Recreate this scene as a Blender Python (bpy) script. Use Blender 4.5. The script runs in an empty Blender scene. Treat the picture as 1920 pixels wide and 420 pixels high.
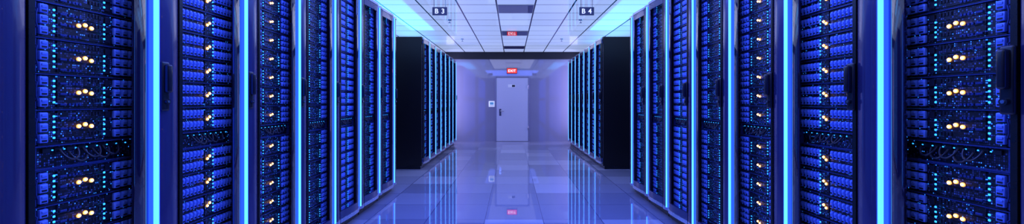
import bpy, bmesh, math, random
from mathutils import Vector, Matrix
random.seed(7)
scene = bpy.context.scene
COL = scene.collection
scene.view_settings.view_transform = 'Standard'
F = 760.0
CAMH = 1.2235
WALL_Y = 12.4
CEIL = 2.733
PITCH = 0.605
ZOOM = (960, 210, 1.0)

# ------------------------------------------------------------------ materials
def new_mat(name):
    m = bpy.data.materials.new(name); m.use_nodes = True
    nt = m.node_tree
    return m, nt, nt.nodes['Principled BSDF']

def pbr(name, col, rough=0.5, metal=0.0, emis=None, es=0.0, ior=1.5, noise=0.0, nscale=40, sample=True, coat=0.0):
    m, nt, b = new_mat(name)
    b.inputs['Base Color'].default_value = (*col, 1)
    b.inputs['Roughness'].default_value = rough
    b.inputs['Metallic'].default_value = metal
    b.inputs['IOR'].default_value = ior
    b.inputs['Coat Weight'].default_value = coat
    if emis:
        b.inputs['Emission Color'].default_value = (*emis, 1)
        b.inputs['Emission Strength'].default_value = es
        if not sample:
            m.cycles.emission_sampling = 'NONE'
    if noise > 0:
        tc = nt.nodes.new('ShaderNodeTexCoord')
        n = nt.nodes.new('ShaderNodeTexNoise'); n.inputs['Scale'].default_value = nscale
        nt.links.new(tc.outputs['Object'], n.inputs['Vector'])
        mr = nt.nodes.new('ShaderNodeMapRange')
        mr.inputs['To Min'].default_value = max(0, rough-noise); mr.inputs['To Max'].default_value = rough+noise
        nt.links.new(n.outputs['Fac'], mr.inputs['Value'])
        nt.links.new(mr.outputs['Result'], b.inputs['Roughness'])
    return m

def M(nt, op, a, b=None, clamp=False):
    n = nt.nodes.new('ShaderNodeMath'); n.operation = op; n.use_clamp = clamp
    for i, v in enumerate((a, b)):
        if v is None: continue
        if isinstance(v, (int, float)): n.inputs[i].default_value = v
        else: nt.links.new(v, n.inputs[i])
    return n.outputs[0]

black = pbr('black_powder_metal', (0.004, 0.005, 0.010), 0.28, 0.0, noise=0.03)
sidep = pbr('black_side_panel', (0.003, 0.003, 0.006), 0.35, 0.0, noise=0.03)
navy = pbr('navy_gloss_metal', (0.036, 0.036, 0.13), 0.2, 0.3, noise=0.01, coat=0.5)
smoke = pbr('smoked_glass', (0.008, 0.009, 0.035), 0.04, 0.0, ior=2.0)
silver = pbr('brushed_silver', (0.62, 0.66, 0.8), 0.25, 0.8, noise=0.08)
handle_m = pbr('black_handle_plastic', (0.008, 0.010, 0.022), 0.22, noise=0.03)
chrome = pbr('chrome', (0.7, 0.7, 0.75), 0.15, 1.0, noise=0.03)
led_core = pbr('led_core', (0.1, 0.4, 0.9), 0.4, emis=(0.08, 0.42, 1.0), es=2.1)
led_edge = pbr('led_halo_edge', (0.01, 0.06, 0.6), 0.3, emis=(0.015, 0.07, 1.0), es=1.8)  # blue halo beside the strip core, put in as dimmer glowing bands
led_dot = pbr('status_led_blue', (0.05, 0.3, 0.9), 0.4, emis=(0.02, 0.30, 1.0), es=2.8, sample=False)
amber = pbr('warm_led', (1, 0.7, 0.3), 0.4, emis=(1.0, 0.62, 0.24), es=16)
amber_halo = pbr('warm_led_halo', (0.9, 0.5, 0.12), 0.3, emis=(1.0, 0.36, 0.06), es=1.8, sample=False)  # golden glow round the warm lamps, imitated by an emissive disc
bay_m = pbr('drive_bay_plastic', (0.15, 0.27, 0.88), 0.30, 0.15, noise=0.08)
bay_d = pbr('drive_bay_recess', (0.003, 0.005, 0.02), 0.4, noise=0.05)
rail_m = pbr('server_edge_metal', (0.04, 0.07, 0.28), 0.28, 0.5, noise=0.06)
cable_m = pbr('black_cable', (0.006, 0.008, 0.025), 0.4, noise=0.05)

def chassis_mat():
    m, nt, b = new_mat('server_faceplate')
    tc = nt.nodes.new('ShaderNodeTexCoord'); oi = nt.nodes.new('ShaderNodeObjectInfo')
    sx = nt.nodes.new('ShaderNodeSeparateXYZ'); nt.links.new(tc.outputs['Object'], sx.inputs[0])
    y = M(nt, 'MULTIPLY', sx.outputs['Y'], 150.0); z = M(nt, 'MULTIPLY', sx.outputs['Z'], 125.0)
    fy = M(nt, 'FLOOR', y); fz = M(nt, 'FLOOR', z)
    cx = nt.nodes.new('ShaderNodeCombineXYZ')
    nt.links.new(fy, cx.inputs[0]); nt.links.new(fz, cx.inputs[1])
    nt.links.new(M(nt, 'MULTIPLY', oi.outputs['Random'], 57.0), cx.inputs[2])
    wn = nt.nodes.new('ShaderNodeTexWhiteNoise'); nt.links.new(cx.outputs[0], wn.inputs['Vector'])
    dy = M(nt, 'ABSOLUTE', M(nt, 'SUBTRACT', M(nt, 'FRACT', y), 0.5))
    dz = M(nt, 'ABSOLUTE', M(nt, 'SUBTRACT', M(nt, 'FRACT', z), 0.5))
    inside = M(nt, 'LESS_THAN', M(nt, 'MAXIMUM', dy, dz), 0.33)
    lit = M(nt, 'MULTIPLY', inside, M(nt, 'POWER', wn.outputs['Value'], 4.0))
    ramp = nt.nodes.new('ShaderNodeMix'); ramp.data_type = 'RGBA'
    ramp.inputs['A'].default_value = (0.002, 0.003, 0.009, 1); ramp.inputs['B'].default_value = (0.13, 0.22, 0.65, 1)
    nt.links.new(lit, ramp.inputs['Factor']); nt.links.new(ramp.outputs['Result'], b.inputs['Base Color'])
    b.inputs['Roughness'].default_value = 0.4; b.inputs['Metallic'].default_value = 0.1
    dot = M(nt, 'MULTIPLY', M(nt, 'LESS_THAN', M(nt, 'MAXIMUM', dy, dz), 0.22), M(nt, 'GREATER_THAN', wn.outputs['Value'], 0.945))
    b.inputs['Emission Color'].default_value = (0.02, 0.24, 1, 1)
    nt.links.new(M(nt, 'MULTIPLY', dot, 1.6), b.inputs['Emission Strength'])
    m.cycles.emission_sampling = 'NONE'
    return m
face_m = chassis_mat()

# ------------------------------------------------------------------ mesh helpers
class MB:
    def __init__(s, mats): s.bm = bmesh.new(); s.mats = mats
    def idx(s, m):
        if m not in s.mats: s.mats.append(m)
        return s.mats.index(m)
    def merge(s, b2, mat):
        i = s.idx(mat)
        for f in b2.faces: f.material_index = i
        me = bpy.data.meshes.new('tmp'); b2.to_mesh(me); b2.free()
        s.bm.from_mesh(me); bpy.data.meshes.remove(me)
    def box(s, a, b, mat, bev=0.0, seg=1):
        b2 = bmesh.new(); bmesh.ops.create_cube(b2, size=1)
        lo = Vector([min(a[i], b[i]) for i in range(3)]); hi = Vector([max(a[i], b[i]) for i in range(3)])
        for v in b2.verts:
            v.co = Vector([lo[i] + (v.co[i]+0.5)*(hi[i]-lo[i]) for i in range(3)])
        if bev > 0: bmesh.ops.bevel(b2, geom=b2.edges[:], offset=bev, segments=seg, affect='EDGES', profile=0.5)
        s.merge(b2, mat)
    def cyl(s, c, axis, r, d, mat, n=12, r2=None):
        b2 = bmesh.new(); bmesh.ops.create_cone(b2, cap_ends=True, segments=n, radius1=r, radius2=r if r2 is None else r2, depth=d)
        q = Vector((0, 0, 1)).rotation_difference(Vector(axis)).to_matrix().to_4x4()
        bmesh.ops.transform(b2, matrix=Matrix.Translation(c) @ q, verts=b2.verts)
        s.merge(b2, mat)
    def tube(s, pts, r, mat, n=6, closed=False):
        b2 = bmesh.new(); rings = []
        N = len(pts)
        for i, p in enumerate(pts):
            p = Vector(p)
            if closed: t = Vector(pts[(i+1) % N]) - Vector(pts[i-1])
            else: t = Vector(pts[min(i+1, N-1)]) - Vector(pts[max(i-1, 0)])
            t.normalize()
            ref = Vector((1, 0, 0)) if abs(t.x) < 0.9 else Vector((0, 1, 0))
            u = t.cross(ref).normalized(); w = t.cross(u)
            rings.append([b2.verts.new(p + (u*math.cos(a)+w*math.sin(a))*r) for a in [2*math.pi*k/n for k in range(n)]])
        rng = range(N if closed else N-1)
        for i in rng:
            A = rings[i]; B = rings[(i+1) % N]
            for k in range(n):
                b2.faces.new((A[k], A[(k+1) % n], B[(k+1) % n], B[k]))
        if not closed:
            b2.faces.new(rings[0]); b2.faces.new(list(reversed(rings[-1])))
        s.merge(b2, mat)
    def prism(s, prof, h0, h1, mat):
        b2 = bmesh.new()
        lo = [b2.verts.new((x, y, h0)) for x, y in prof]; hi = [b2.verts.new((x, y, h1)) for x, y in prof]
        n = len(prof); h = n//2
        for i in range(n): b2.faces.new((lo[i], lo[(i+1) % n], hi[(i+1) % n], hi[i]))
        for i in range(h-1):
            a, b_, c, d = i, i+1, n-2-i, n-1-i
            b2.faces.new((lo[a], lo[b_], lo[c], lo[d])); b2.faces.new((hi[a], hi[b_], hi[c], hi[d]))
        s.merge(b2, mat)
    def mesh(s, name, smooth=False):
        bmesh.ops.recalc_face_normals(s.bm, faces=s.bm.faces)
        me = bpy.data.meshes.new(name); s.bm.to_mesh(me); s.bm.free()
        for m in s.mats: me.materials.append(m)
        if smooth:
            me.polygons.foreach_set('use_smooth', [True]*len(me.polygons))
            try: me.set_sharp_from_angle(angle=math.radians(35))
            except Exception: pass
        return me

def obj(name, me, loc=(0, 0, 0), parent=None, **props):
    o = bpy.data.objects.new(name, me); COL.objects.link(o); o.location = loc
    if parent: o.parent = parent
    for k, v in props.items(): o[k] = v
    return o
def empty(name, loc, **props):
    o = bpy.data.objects.new(name, None); COL.objects.link(o); o.location = loc
    o.empty_display_size = 0.1
    for k, v in props.items(): o[k] = v
    return o

# ------------------------------------------------------------------ room shell
def ceiling_mat():
    m, nt, b = new_mat('luminous_ceiling_tiles')
    g = nt.nodes.new('ShaderNodeNewGeometry'); sx = nt.nodes.new('ShaderNodeSeparateXYZ')
    nt.links.new(g.outputs['Position'], sx.inputs[0])
    u = M(nt, 'DIVIDE', M(nt, 'ADD', sx.outputs['X'], 0.24+6.0), 0.6)
    v = M(nt, 'DIVIDE', M(nt, 'SUBTRACT', sx.outputs['Y'], 6.336-20*0.5875), 0.5875)
    du = M(nt, 'ABSOLUTE', M(nt, 'SUBTRACT', M(nt, 'FRACT', u), 0.5)); dv = M(nt, 'ABSOLUTE', M(nt, 'SUBTRACT', M(nt, 'FRACT', v), 0.5))
    line = M(nt, 'GREATER_THAN', M(nt, 'MAXIMUM', du, dv), 0.480)
    cx = nt.nodes.new('ShaderNodeCombineXYZ'); nt.links.new(M(nt, 'FLOOR', u), cx.inputs[0]); nt.links.new(M(nt, 'FLOOR', v), cx.inputs[1])
    wn = nt.nodes.new('ShaderNodeTexWhiteNoise'); nt.links.new(cx.outputs[0], wn.inputs['Vector'])
    var = M(nt, 'ADD', M(nt, 'MULTIPLY', wn.outputs['Value'], 0.12), 0.94)
    mx = nt.nodes.new('ShaderNodeMix'); mx.data_type = 'RGBA'
    mx.inputs['A'].default_value = (0.62, 0.68, 0.82, 1); mx.inputs['B'].default_value = (0.008, 0.01, 0.03, 1)
    nt.links.new(line, mx.inputs['Factor']); nt.links.new(mx.outputs['Result'], b.inputs['Base Color'])
    b.inputs['Roughness'].default_value = 0.07
    b.inputs['Emission Color'].default_value = (0.50, 0.64, 1.0, 1)
    nt.links.new(M(nt, 'MULTIPLY', M(nt, 'SUBTRACT', 1.0, line), M(nt, 'MULTIPLY', var, 0.60)), b.inputs['Emission Strength'])
    return m

def floor_mat():
    m, nt, b = new_mat('polished_floor_tiles')
    g = nt.nodes.new('ShaderNodeNewGeometry'); sx = nt.nodes.new('ShaderNodeSeparateXYZ')
    nt.links.new(g.outputs['Position'], sx.inputs[0])
    u = M(nt, 'DIVIDE', M(nt, 'ADD', sx.outputs['X'], 0.28+6.0), 0.6)
    v = M(nt, 'DIVIDE', M(nt, 'ADD', sx.outputs['Y'], 6.0), 0.6)
    du = M(nt, 'ABSOLUTE', M(nt, 'SUBTRACT', M(nt, 'FRACT', u), 0.5)); dv = M(nt, 'ABSOLUTE', M(nt, 'SUBTRACT', M(nt, 'FRACT', v), 0.5))
    line = M(nt, 'GREATER_THAN', M(nt, 'MAXIMUM', du, dv), 0.493)
    cx = nt.nodes.new('ShaderNodeCombineXYZ'); nt.links.new(M(nt, 'FLOOR', u), cx.inputs[0]); nt.links.new(M(nt, 'FLOOR', v), cx.inputs[1])
    wn = nt.nodes.new('ShaderNodeTexWhiteNoise'); nt.links.new(cx.outputs[0], wn.inputs['Vector'])
    r = nt.nodes.new('ShaderNodeValToRGB'); r.color_ramp.interpolation = 'CONSTANT'
    e = r.color_ramp.elements; e[0].position = 0; e[0].color = (0.25, 0.26, 0.38, 1)
    e[1].position = 0.4; e[1].color = (0.30, 0.31, 0.44, 1)
    n = e.new(0.62); n.color = (0.36, 0.37, 0.51, 1)
    n = e.new(0.85); n.color = (0.45, 0.46, 0.61, 1)
    nt.links.new(wn.outputs['Value'], r.inputs[0])
    mx = nt.nodes.new('ShaderNodeMix'); mx.data_type = 'RGBA'; mx.inputs['B'].default_value = (0.12, 0.12, 0.24, 1)
    nt.links.new(r.outputs[0], mx.inputs['A']); nt.links.new(line, mx.inputs['Factor'])
    nt.links.new(mx.outputs['Result'], b.inputs['Base Color'])
    b.inputs['Roughness'].default_value = 0.025; b.inputs['IOR'].default_value = 2.6
    return m

def wall_mat():
    m, nt, b = new_mat('polished_lavender_wall')
    tc = nt.nodes.new('ShaderNodeTexCoord'); n = nt.nodes.new('ShaderNodeTexNoise'); n.inputs['Scale'].default_value = 3
    nt.links.new(tc.outputs['Object'], n.inputs['Vector'])
    mx = nt.nodes.new('ShaderNodeMix'); mx.data_type = 'RGBA'
    mx.inputs['A'].default_value = (0.26, 0.27, 0.42, 1); mx.inputs['B'].default_value = (0.28, 0.29, 0.45, 1)
    nt.links.new(n.outputs['Fac'], mx.inputs['Factor']); nt.links.new(mx.outputs['Result'], b.inputs['Base Color'])
    b.inputs['Roughness'].default_value = 0.03; b.inputs['IOR'].default_value = 2.0
    return m
wallm = wall_mat()
W = 3.5; Y0 = -1.5
def slab(name, a, b, mat, **p):
    mb = MB([]); mb.box(a, b, mat); return obj(name, mb.mesh(name), kind='structure', **p)
slab('floor', (-W, Y0, -0.1), (W, WALL_Y, 0), floor_mat(), label='polished checkered lavender floor tiles', category='floor')
slab('ceiling', (-W, Y0, CEIL), (W, WALL_Y, CEIL+0.1), ceiling_mat(), label='luminous white ceiling tiles in a dark grid', category='ceiling')
slab('wall_back', (-W, WALL_Y, 0), (W, WALL_Y+0.1, CEIL), wallm, label='glossy lavender end wall', category='wall')
slab('wall_left', (-W-0.1, Y0, 0), (-W, WALL_Y, CEIL), wallm, label='lavender side wall behind the cabinets', category='wall')
slab('wall_right', (W, Y0, 0), (W+0.1, WALL_Y, CEIL), wallm, label='lavender side wall behind the cabinets', category='wall')
slab('wall_front', (-W, Y0-0.1, 0), (W, Y0, CEIL), pbr('dark_wall', (0.02, 0.02, 0.05), 0.5, noise=0.1), label='dark wall closing the room', category='wall')
slab('trim_1', (-W, WALL_Y-0.03, 2.51), (W, WALL_Y, CEIL), pbr('dark_header', (0.006, 0.006, 0.015), 0.5, noise=0.05), label='black header band along the top of the end wall', category='trim')

# ------------------------------------------------------------------ cabinets
CU = 0.35; CL = 0.447-CU
def arc_out(w):  # bowed plan profile of the door (metres towards the aisle)
    if w <= CU: return 0.002 + 0.024*math.sin(math.pi/2*max(w, 0)/CU)
    if w <= 0.447:
        t = (w-CU)/CL
        return -0.010 + 0.036*math.sqrt(max(0, 1-t*t))
    return -0.002 + 0.014*math.sin(math.pi*min(max((w-0.486)/0.119, 0), 1))

def rack_meshes(s):
    P = lambda o, w, h: (-s*o, w, h)
    R = {}
    mb = MB([]); D = -1.0
    mb.box(P(D, 0.001, 0.06), P(-0.035, 0.02, 2.39), sidep, 0.002)
    mb.box(P(D, 0.585, 0.06), P(-0.035, 0.604, 2.39), sidep, 0.002)
    mb.box(P(D, 0.02, 2.37), P(-0.035, 0.585, 2.39), sidep)
    mb.box(P(D, 0.02, 0.06), P(-0.035, 0.585, 0.09), black)
    mb.box(P(D, 0.02, 0.09), P(D+0.02, 0.585, 2.37), black)
    mb.box(P(D+0.03, 0.01, 0.0), P(-0.06, 0.595, 0.06), black)
    mb.box(P(-0.13, 0.02, 0.09), P(-0.05, 0.042, 2.37), black)
    mb.box(P(-0.13, 0.448, 0.09), P(-0.05, 0.585, 2.37), black)
    mb.box(P(-0.50, 0.020, 0.09), P(-0.47, 0.042, 2.37), black)
    mb.box(P(-0.50, 0.448, 0.09), P(-0.47, 0.50, 2.37), black)
    R['cabinet_body'] = mb.mesh('cabinet_body')
    def arcprof(w0, w1, t, extra=0.0, n=14):
        ws = [w0+(w1-w0)*i/n for i in range(n+1)]
        fr = [(-s*(arc_out(w)+extra), w) for w in ws]; bk = [(-s*(arc_out(w)-t), w) for w in reversed(ws)]
        return fr+bk
    def curl(t, n=14):
        pts = []
        for i in range(n+1):
            a = math.radians(85)*i/n
            pts.append((CU+CL*math.sin(a), -0.010+0.036*math.cos(a)))
        fr = [(-s*o, w) for w, o in pts]; bk = [(-s*(o-t), w-t*0.3) for w, o in reversed(pts)]
        return fr+bk
    mb = MB([])
    mb.prism(arcprof(0.003, 0.447, 0.02, n=24), 0.13, 0.20, navy)
    mb.prism(arcprof(0.003, 0.447, 0.02, n=24), 2.27, 2.34, navy)
    mb.prism(arcprof(0.003, 0.020, 0.03, n=3), 0.20, 2.27, black)
    mb.prism(arcprof(0.486, 0.602, 0.03), 0.13, 2.34, navy)
    mb.box(P(-0.033, 0.447, 0.13), P(-0.008, 0.486, 2.34), navy)
    R['door'] = mb.mesh('door', True)
    mb = MB([]); mb.prism(curl(0.008), 0.20, 2.27, smoke)
    R['glass_panel'] = mb.mesh('glass_panel', True)
    mb = MB([])
    def sec(a0, a1, r, mat, n):
        b2 = bmesh.new(); c = 0.4665
        A = []; B = []
        for i in range(n+1):
            a = math.radians(a0+(a1-a0)*i/n)
            x = -s*(0.006+1.0*r*math.sin(a)); y = c-r*math.cos(a)
            A.append(b2.verts.new((x, y, 0.135))); B.append(b2.verts.new((x, y, 2.335)))
        for i in range(n): b2.faces.new((A[i], A[i+1], B[i+1], B[i]))
        mb.merge(b2, mat)
    sec(-30, 34, 0.0195, led_edge, 4); sec(34, 100, 0.0195, led_core, 4); sec(100, 210, 0.0195, led_edge, 5)
    R['light_strip'] = mb.mesh('light_strip', True)
    for nm, a, b_ in (('lower_trim', 0.095, 0.13), ('upper_trim', 2.34, 2.365)):
        mb = MB([]); mb.prism(arcprof(0.003, 0.447, 0.02, 0.005, 24), a, b_, silver); mb.prism(arcprof(0.447, 0.602, 0.03, 0.005, 24), a, b_, silver)
        R[nm] = mb.mesh(nm, True)
    hw = 0.515 if s < 0 else 0.022
    mb = MB([]); hz = 1.292; o0 = arc_out(hw)
    mb.box(P(o0-0.004, hw-0.021, hz-0.112), P(o0+0.012, hw+0.021, hz+0.112), handle_m, 0.008, 3)
    mb.box(P(o0+0.008, hw-0.013, hz-0.03), P(o0+0.034, hw+0.013, hz+0.10), handle_m, 0.009, 3)
    mb.cyl(P(o0+0.016, hw, hz-0.07), (1, 0, 0), 0.012, 0.012, handle_m, 16)
    mb.cyl(P(o0+0.018, hw, hz-0.07), (1, 0, 0), 0.006, 0.012, chrome, 12)
    R['door_handle'] = mb.mesh('door_handle', True)
    return R

SH = 0.126; SW = 0.40
def dot(mb, P, o, w, h, r, mat):
    mb.box(P(o-0.002, w-r, h-r), P(o+0.002, w+r, h+r), mat, r*0.35)
def bay_geo(mb, P, w, h, ww, hh):
    mb.box(P(0.0, w, h), P(0.014, w+ww, h+hh), bay_m, 0.004, 2)
    mb.box(P(0.013, w+ww*0.2, h+hh*0.14), P(0.0146, w+ww*0.8, h+hh*0.34), bay_d)
    mb.box(P(0.013, w+ww*0.15, h+hh*0.55), P(0.0165, w+ww*0.85, h+hh*0.85), bay_m, 0.0015)
def body_geo(mb, P, kind):
    mb.box(P(-0.42, 0.004, 0.0), P(0.0, SW-0.004, SH-0.0012), face_m)
    mb.box(P(-0.004, 0.0, 0.001), P(0.008, 0.018, SH-0.003), rail_m, 0.002)
    mb.box(P(-0.004, SW-0.018, 0.001), P(0.008, SW, SH-0.003), rail_m, 0.002)
    mb.box(P(0.0, 0.0, SH-0.005), P(0.012, SW, SH-0.0015), rail_m)
    mb.box(P(0.0, 0.02, 0.0), P(0.010, SW-0.02, 0.003), bay_d)
    if kind == 0:
        for k, h in enumerate((0.008, 0.046, 0.084)):
            mb.box(P(0, 0.084, h), P(0.004, 0.278, h+0.034), face_m)
            mb.box(P(0, 0.090, h+0.004), P(0.009, 0.113, h+0.012), rail_m, 0.001)
            mb.box(P(0, 0.252, h+0.004), P(0.009, 0.272, h+0.028), bay_d, 0.001)
            for q in range(4):
                mb.box(P(0, 0.192+q*0.012, h+0.016), P(0.007, 0.200+q*0.012, h+0.029), bay_d)
                mb.box(P(0, 0.120+q*0.012, h+0.004), P(0.007, 0.128+q*0.012, h+0.012), rail_m)
    else:
        mb.box(P(0, 0.178, 0.006), P(0.005, 0.232, SH-0.008), face_m)
def bays(kind):
    L = []
    if kind == 0:
        for w in (0.022, 0.284, 0.3165, 0.349):
            for h in (0.008, 0.046, 0.084): L.append((w, h, 0.027, 0.031))
    else:
        for w0 in (0.022, 0.236):
            for q in range(6):
                for h in (0.009, 0.067): L.append((w0+q*0.0243, h, 0.0160, 0.042))
    return L
def leds(kind):
    if kind == 0: return [(0.066, 5), (0.243, 4)]
    return [(0.226, 5)]
def ambers(kind):
    if kind == 0: return [(0.152, 0.060), (0.175, 0.066), (0.198, 0.058)]
    return [(0.190, 0.058), (0.207, 0.070)]
def latch_pts(w, h0, h1, s, side):
    P = lambda o, w_, h: (-s*o, w_, h)
    return [P(0.004, w, h0), P(0.018, w, h0+0.008), P(0.018, w+0.010*side, (h0+h1)/2-0.015), P(0.018, w+0.010*side, (h0+h1)/2+0.015), P(0.018, w, h1-0.008), P(0.004, w, h1)]
def led_geo(mb, P, w, n):
    for q in range(n): dot(mb, P, 0.013, w, 0.024+q*0.019, 0.0036, led_dot)
def amber_geo(mb, P, w, h, r=0.0046):
    mb.cyl(P(0.009, w, h), (1, 0, 0), r*1.7, 0.003, amber_halo, 12, r*1.7)
    mb.cyl(P(0.004, w, h), (1, 0, 0), r*0.8, 0.010, bay_d, 8)
    b2 = bmesh.new(); bmesh.ops.create_icosphere(b2, subdivisions=1, radius=r)
    bmesh.ops.translate(b2, vec=P(0.012, w, h), verts=b2.verts); mb.merge(b2, amber)

def server_meshes(s, kind):
    P = lambda o, w, h: (-s*o, w, h)
    S = {}
    mb = MB([]); body_geo(mb, P, kind); S['body'] = mb.mesh('server_body')
    L = bays(kind); w, h, ww, hh = L[0]
    mb = MB([]); bay_geo(mb, P, 0, 0, ww, hh); S['bay'] = mb.mesh('drive_bay', True)
    S['bays'] = [P(0, a, b) for a, b, _, _ in L]
    S['leds'] = []
    for w, n in leds(kind):
        if n:
            mb = MB([]); led_geo(mb, P, w, n); S['leds'].append(mb.mesh('status_light_row'))
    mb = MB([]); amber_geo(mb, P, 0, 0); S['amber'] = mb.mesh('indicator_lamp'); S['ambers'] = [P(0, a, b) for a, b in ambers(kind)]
    S['latch'] = []
    for w, side in ((0.010, -0.3), (SW-0.010, 0.3)):
        mb = MB([]); mb.tube(latch_pts(w, 0.025, 0.10, s, side), 0.0028, rail_m); S['latch'].append(mb.mesh('pull_handle', True))
    for key, am in (('joined', True), ('joined_plain', False)):
        mb = MB([]); body_geo(mb, P, kind)
        for a, b, c, d in L:
            mb.box(P(0.0, a, b), P(0.014, a+c, b+d), bay_m, 0.003); mb.box(P(0.0135, a+c*0.2, b+d*0.15), P(0.0147, a+c*0.8, b+d*0.35), bay_d)
        for w, n in leds(kind): led_geo(mb, P, w, n)
        if am:
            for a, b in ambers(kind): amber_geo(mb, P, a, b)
        S[key] = mb.mesh('server_'+key)
    return S

def panel_meshes(s):
    P = lambda o, w, h: (-s*o, w, h)
    H = 0.085; S = {}
    mb = MB([])
    mb.box(P(-0.3, 0.004, 0.0), P(-0.01, SW-0.004, H-0.001), face_m)
    mb.box(P(-0.012, 0.0, 0.001), P(0.006, 0.02, H-0.003), rail_m, 0.002)
    mb.box(P(-0.012, SW-0.02, 0.001), P(0.006, SW, H-0.003), rail_m, 0.002)
    mb.box(P(-0.01, 0.0, H-0.006), P(0.014, SW, H-0.0015), rail_m); mb.box(P(-0.01, 0.0, 0), P(0.014, SW, 0.004), rail_m)
    for q in range(8): mb.box(P(-0.01, 0.045+q*0.039, 0.055), P(-0.004, 0.070+q*0.039, 0.072), bay_d, 0.001)
    for q in range(8): dot(mb, P, -0.002, 0.074+q*0.039, 0.064, 0.0022, led_dot)
    S['body'] = mb.mesh('patch_panel_body')
    mb = MB([]); pts = []
    for i in range(17):
        t = math.pi*i/16
        pts.append(P(0.0+0.020*math.sin(t), 0.030*math.cos(t), 0.058-0.038*math.sin(t)))
    mb.tube(pts, 0.0038, cable_m, 7); S['cable'] = mb.mesh('cable_loop', True)
    S['cables'] = [P(0, w, z) for w, z in ((0.125, 0.006), (0.155, -0.004), (0.205, 0.004), (0.24, -0.002), (0.28, 0.005))]
    return S

RM = {s: rack_meshes(s) for s in (-1, 1)}
SM = {(s, k): server_meshes(s, k) for s in (-1, 1) for k in (0, 1)}
PM = {s: panel_meshes(s) for s in (-1, 1)}
A_LAT = 1.6
HS = [1.07+SH*i for i in range(10)] + [0.985-SH*(i+1) for i in range(7)]
CX = 0.008
stuff = {-1: [], 1: []}

def make_rack(s, y0, near, idx):
    g = 'row of server cabinets nearest the aisle entrance' if near else 'row of server cabinets by the exit door'
    lab = 'tall black server cabinet, bowed door, glowing blue light strip' if near else 'black server cabinet with blue light strip, standing near exit door'
    org = (CX+s*A_LAT, y0, 0)
    r = empty('server_rack', org, label=lab, category='server cabinet', group=g)
    obj('cabinet_body', RM[s]['cabinet_body'], parent=r)
    d = obj('door', RM[s]['door'], parent=r)
    obj('glass_panel', RM[s]['glass_panel'], parent=d)
    obj('light_strip', RM[s]['light_strip'], parent=d, label='glowing blue vertical light strip')
    obj('lower_trim', RM[s]['lower_trim'], parent=d, label='curved silver trim'); obj('upper_trim', RM[s]['upper_trim'], parent=d, label='curved silver trim')
    if not (s < 0 and near and idx < 0):
        obj('door_handle', RM[s]['door_handle'], parent=d, label='black swing handle with round lock')
    kind = 1 if (idx % 3 == 1) else 0
    zc = y0+0.25
    lo = CAMH-232*zc/F-SH; hi = CAMH+192*zc/F*1.0
    RX = org[0]+s*0.048
    for h in HS:
        p = (RX, y0+0.044, h)
        S = SM[(s, kind)]
        if near or idx == 0:
            detail = near and 0 <= idx <= 2 and lo < h < hi
            k = 'rack-mounted servers in the cabinets'
            lb = 'blue-lit rack server with square drive bays and amber lamps' if kind == 0 else 'blue-lit rack server with tall slim drive sleds'
            if near and idx >= 3 and kind == 0: lb = 'blue-lit rack server with square drive bays'
            if detail:
                o = obj('rack_server', S['body'], p, label=lb, category='server', group=k)
                for q in S['bays']: obj('drive_bay', S['bay'], q, o)
                for q in S['leds']: obj('status_light_row', q, (0, 0, 0), o)
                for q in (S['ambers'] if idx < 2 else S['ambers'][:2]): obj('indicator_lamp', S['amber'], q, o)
                for q in S['latch']: obj('pull_handle', q, (0, 0, 0), o)
            else:
                key = 'joined' if (near and idx < 3) else 'joined_plain'
                obj('rack_server', S[key], p, label=lb, category='server', group=k)
        else:
            stuff[s].append((S['joined_plain'], p))
    p = (RX, y0+0.044, 0.985)
    o = obj('patch_panel', PM[s]['body'], p, label='cable patch panel with looping black cables', category='patch panel', group='patch panels between the servers')
    for q in PM[s]['cables']: obj('cable_loop', PM[s]['cable'], q, o)

for s in (-1, 1):
    base = 1.33 if s < 0 else 1.285
    for i in range(-1, 7): make_rack(s, base+PITCH*i, True, i)
    for i in range(7): make_rack(s, 7.30+PITCH*i, False, i)
bm = bmesh.new(); mats = []
for s in (-1, 1):
    for me, p in stuff[s]:
        if not mats: mats = list(me.materials)
        tmp = me.copy(); tmp.transform(Matrix.Translation(p))
        remap = []
        for m_ in me.materials:
            if m_ not in mats: mats.append(m_)
            remap.append(mats.index(m_))
        for pl in tmp.polygons: pl.material_index = remap[pl.material_index]
        bm.from_mesh(tmp); bpy.data.meshes.remove(tmp)
me = bpy.data.meshes.new('distant_servers'); bm.to_mesh(me); bm.free()
for m_ in mats: me.materials.append(m_)
obj('rack_server_rows', me, label='rows of rack servers stacked inside the cabinets by the door', category='servers', kind='stuff')

# ------------------------------------------------------------------ door in the end wall
K = WALL_Y/F
wx = lambda px: (px-960)*K
wz = lambda py: CAMH+(190-py)*K
door_m = pbr('door_paint', (0.56, 0.58, 0.78), 0.3, noise=0.06)
frame_m = pbr('door_frame_metal', (0.24, 0.25, 0.42), 0.3, 0.2, noise=0.06)
white = pbr('white_plastic', (0.85, 0.87, 0.95), 0.3, noise=0.05)
dark = pbr('dark_print', (0.02, 0.02, 0.05), 0.4, noise=0.05)
mb = MB([]); mb.box((wx(930.5), WALL_Y-0.045, 0.008), (wx(990.5), WALL_Y-0.002, wz(146)), door_m, 0.004)
d1 = obj('door_1', mb.mesh('door_1'), kind='structure', label='plain pale grey metal exit door', category='door')
mb = MB([])
mb.box((wx(928), WALL_Y-0.055, 0), (wx(930), WALL_Y, wz(145)), frame_m, 0.003)
mb.box((wx(991), WALL_Y-0.055, 0), (wx(993), WALL_Y, wz(145)), frame_m, 0.003)
mb.box((wx(928), WALL_Y-0.055, wz(145.5)), (wx(993), WALL_Y, wz(143.5)), frame_m, 0.003)
obj('trim_2', mb.mesh('door_frame'), kind='structure', label='thin metal door frame', category='door frame')
mb = MB([]); yd = WALL_Y-0.045
mb.box((wx(936), yd-0.008, wz(217)), (wx(940), yd, wz(204)), chrome, 0.003)
mb.cyl((wx(938), yd-0.025, wz(208)), (0, 1, 0), 0.011, 0.04, chrome, 14)
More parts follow.
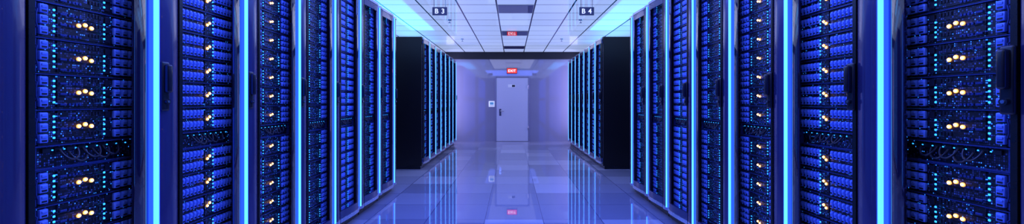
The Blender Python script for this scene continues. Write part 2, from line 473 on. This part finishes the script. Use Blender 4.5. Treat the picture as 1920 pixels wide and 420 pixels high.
mb.tube([(wx(938), yd-0.045, wz(208)), (wx(941), yd-0.048, wz(208)), (wx(945.5), yd-0.045, wz(208.3))], 0.010, chrome, 10)
mb.cyl((wx(938), yd-0.012, wz(213.8)), (0, 1, 0), 0.014, 0.012, dark, 14)
obj('lever_handle', mb.mesh('lever_handle', True), parent=d1, label='chrome lever handle with lock')
mb = MB([]); mb.cyl((0, 0, 0), (0, 0, 1), 0.014, 0.12, chrome, 12); hm = mb.mesh('hinge', True)
for py in (163, 240): obj('hinge', hm, (wx(990.5)-0.006, yd-0.008, wz(py)), d1)
mb = MB([]); mb.box((wx(952.5), yd-0.006, wz(164)), (wx(966.5), yd, wz(158.5)), white, 0.002); mb.box((wx(960), yd-0.0075, wz(163.2)), (wx(962), yd-0.005, wz(159.3)), dark)
mb.box((wx(962), yd-0.0075, wz(163.2)), (wx(965.6), yd-0.005, wz(159.3)), dark)
obj('name_plate', mb.mesh('name_plate'), parent=d1, label='small white and black door plate')

cp = empty('wall_control_panel', (wx(922), WALL_Y, wz(195)), label='square white control panel with small blue screen beside door', category='control panel')
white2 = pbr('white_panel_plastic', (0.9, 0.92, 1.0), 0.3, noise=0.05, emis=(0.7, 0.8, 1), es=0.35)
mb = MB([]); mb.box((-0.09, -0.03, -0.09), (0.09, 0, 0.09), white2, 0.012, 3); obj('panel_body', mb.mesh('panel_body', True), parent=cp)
mb = MB([]); mb.box((-0.055, -0.033, -0.02), (0.055, -0.028, 0.055), pbr('screen_blue', (0.05, 0.2, 0.4), 0.2, emis=(0.15, 0.4, 0.8), es=0.4), 0.003); obj('screen', mb.mesh('screen'), parent=cp, label='blue display screen')
mb = MB([]); mb.box((-0.011, -0.034, -0.01), (0.011, -0.028, 0.01), frame_m, 0.003); bmsh = mb.mesh('button')
for q in (-0.04, 0, 0.04): obj('button', bmsh, (q, 0, -0.05), cp)

# ------------------------------------------------------------------ signs
def text_mesh(txt, size, mat, ext=0.002, sp=1.0, off=0.022):
    c = bpy.data.curves.new('t', 'FONT'); c.body = txt; c.size = size; c.align_x = 'CENTER'; c.align_y = 'CENTER'; c.extrude = ext; c.offset = size*off
    c.space_character = sp
    o = bpy.data.objects.new('t', c); COL.objects.link(o); bpy.context.view_layer.update()
    me = bpy.data.meshes.new_from_object(o.evaluated_get(bpy.context.evaluated_depsgraph_get()))
    bpy.data.objects.remove(o); me.materials.clear(); me.materials.append(mat)
    xs = [v.co.x for v in me.vertices]; ys = [v.co.y for v in me.vertices]
    cx_, cy_ = (min(xs)+max(xs))/2, (min(ys)+max(ys))/2
    me.transform(Matrix.Translation((-cx_, -cy_, 0))); me.transform(Matrix.Rotation(math.pi/2, 4, 'X'))
    return me
red = pbr('exit_red', (0.8, 0.03, 0.02), 0.3, emis=(1.0, 0.035, 0.015), es=0.95)
txt_w = pbr('exit_letters', (1, 1, 1), 0.4, emis=(1, 0.85, 0.8), es=1.4)
ex = empty('exit_sign', (wx(960), WALL_Y, wz(133)), label='illuminated red sign with white letters EXIT above door', category='exit sign')
mb = MB([]); mb.box((-0.16, -0.05, -0.085), (0.16, 0, 0.085), dark, 0.006); mb.box((-0.148, -0.056, -0.073), (0.148, -0.045, 0.073), red, 0.004)
obj('sign_box', mb.mesh('sign_box'), parent=ex, label='glowing red sign box')
obj('lettering', text_mesh('EXIT', 0.105, txt_w, sp=1.12, off=0.012), (0, -0.058, 0), ex, label='white letters EXIT')

sign_m = pbr('aisle_sign_grey', (0.05, 0.05, 0.07), 0.4, noise=0.05)
sign_t = pbr('aisle_sign_letters', (0.8, 0.82, 0.95), 0.4, emis=(0.85, 0.88, 1), es=0.7)
SY = 5.7
for txt, px in (('B 3', 824.5), ('B 4', 1100)):
    x = (px-960)*SY/F; z = CAMH+(190-21)*SY/F
    sg = empty('aisle_sign', (x, SY, z), label='dark grey hanging aisle sign reading '+txt.replace(' ', ''), category='sign', group='hanging aisle signs')
    mb = MB([]); mb.box((-0.104, -0.006, -0.058), (0.104, 0.006, 0.058), sign_m, 0.004); obj('sign_board', mb.mesh('sign_board'), parent=sg)
    obj('lettering', text_mesh(txt, 0.095, sign_t, sp=1.15), (0, -0.0075, 0), sg, label='white letters '+txt.replace(' ', ''))
    mb = MB([]); L = CEIL-z
    mb.cyl((0, 0, (L+0.05)/2), (0, 0, 1), 0.003, L-0.05, sign_m, 8); rm = mb.mesh('hanging_rod')
    obj('hanging_rod', rm, (-0.08, 0, 0), sg); obj('hanging_rod', rm, (0.08, 0, 0), sg)

for (lx, ly) in ((-1.155, 7.5), (-1.2, 9.8), (1.2, 9.8), (1.27, 7.5)):
    e = empty('ceiling_sprinkler', (lx, ly, CEIL), label='small round sprinkler head on the ceiling', category='sprinkler', group='ceiling sprinklers')
    mb = MB([]); mb.cyl((0, 0, -0.006), (0, 0, 1), 0.035, 0.012, chrome, 20, 0.04); mb.cyl((0, 0, -0.03), (0, 0, 1), 0.01, 0.05, chrome, 10); obj('base_plate', mb.mesh('base_plate', True), parent=e)
    mb = MB([]); mb.cyl((0, 0, -0.056), (0, 0, 1), 0.024, 0.006, frame_m, 16, 0.02); obj('deflector', mb.mesh('deflector', True), parent=e)
cpm = pbr('ceiling_panel_metal', (0.10, 0.10, 0.22), 0.03, 0.0, ior=2.6, noise=0.0)
for k in range(3):
    y = 6.336+k*2.35
    mb = MB([]); mb.box((-0.225, 0.015, -0.012), (0.345, 0.56, 0), cpm, 0.003)
    obj('ceiling_panel', mb.mesh('ceiling_panel'), (0, y, CEIL), label='dark glossy panel set in the ceiling grid', category='ceiling panel', group='dark ceiling panels')

# ------------------------------------------------------------------ lights
def area(name, loc, size, sy, col, power, rot):
    l = bpy.data.lights.new(name, 'AREA'); l.shape = 'RECTANGLE'; l.size = size; l.size_y = sy; l.color = col; l.energy = power
    o = bpy.data.objects.new(name, l); COL.objects.link(o); o.location = loc; o.rotation_euler = rot
    return o
for s in (-1, 1):
    area('cabinet_top_uplight', (s*2.3, 3.6, 2.40), 0.6, 4.0, (0.04, 0.36, 1.0), 30, (math.pi, 0, 0))
    area('cabinet_top_uplight', (s*2.3, 8.9, 2.40), 0.6, 3.2, (0.04, 0.36, 1.0), 26, (math.pi, 0, 0))
    area('wall_wash_fill', (s*1.95, 11.95, 1.4), 0.4, 2.2, (0.55, 0.50, 1.0), 20, (math.radians(90), 0, s*math.radians(60)))  # unseen light added behind the far cabinets to brighten the end wall
area('aisle_fill', (0, 3.2, CEIL-0.02), 2.6, 4.2, (0.09, 0.16, 1.0), 165, (0, 0, 0))  # added blue fill above the near aisle, out of view, no real fixture
area('corridor_fill', (0, 9.0, CEIL-0.03), 1.6, 5.0, (0.68, 0.70, 1.0), 28, (0, 0, 0))  # added pale fill under the ceiling for the far half, no real fixture
w = bpy.data.worlds.new('world'); scene.world = w; w.use_nodes = True
w.node_tree.nodes['Background'].inputs[0].default_value = (0.01, 0.02, 0.08, 1)
w.node_tree.nodes['Background'].inputs[1].default_value = 0.5

# ------------------------------------------------------------------ camera
cd = bpy.data.cameras.new('camera'); cam = bpy.data.objects.new('camera', cd); COL.objects.link(cam)
cam.location = (0, 0, CAMH); cam.rotation_euler = (math.pi/2, 0, 0)
cd.sensor_width = 36; cd.clip_start = 0.05
zx, zy, zf = ZOOM
cd.lens = F/1920*36*zf; cd.shift_x = (zx-960)/1920*zf; cd.shift_y = -(20+(zy-210))/1920*zf
scene.camera = cam
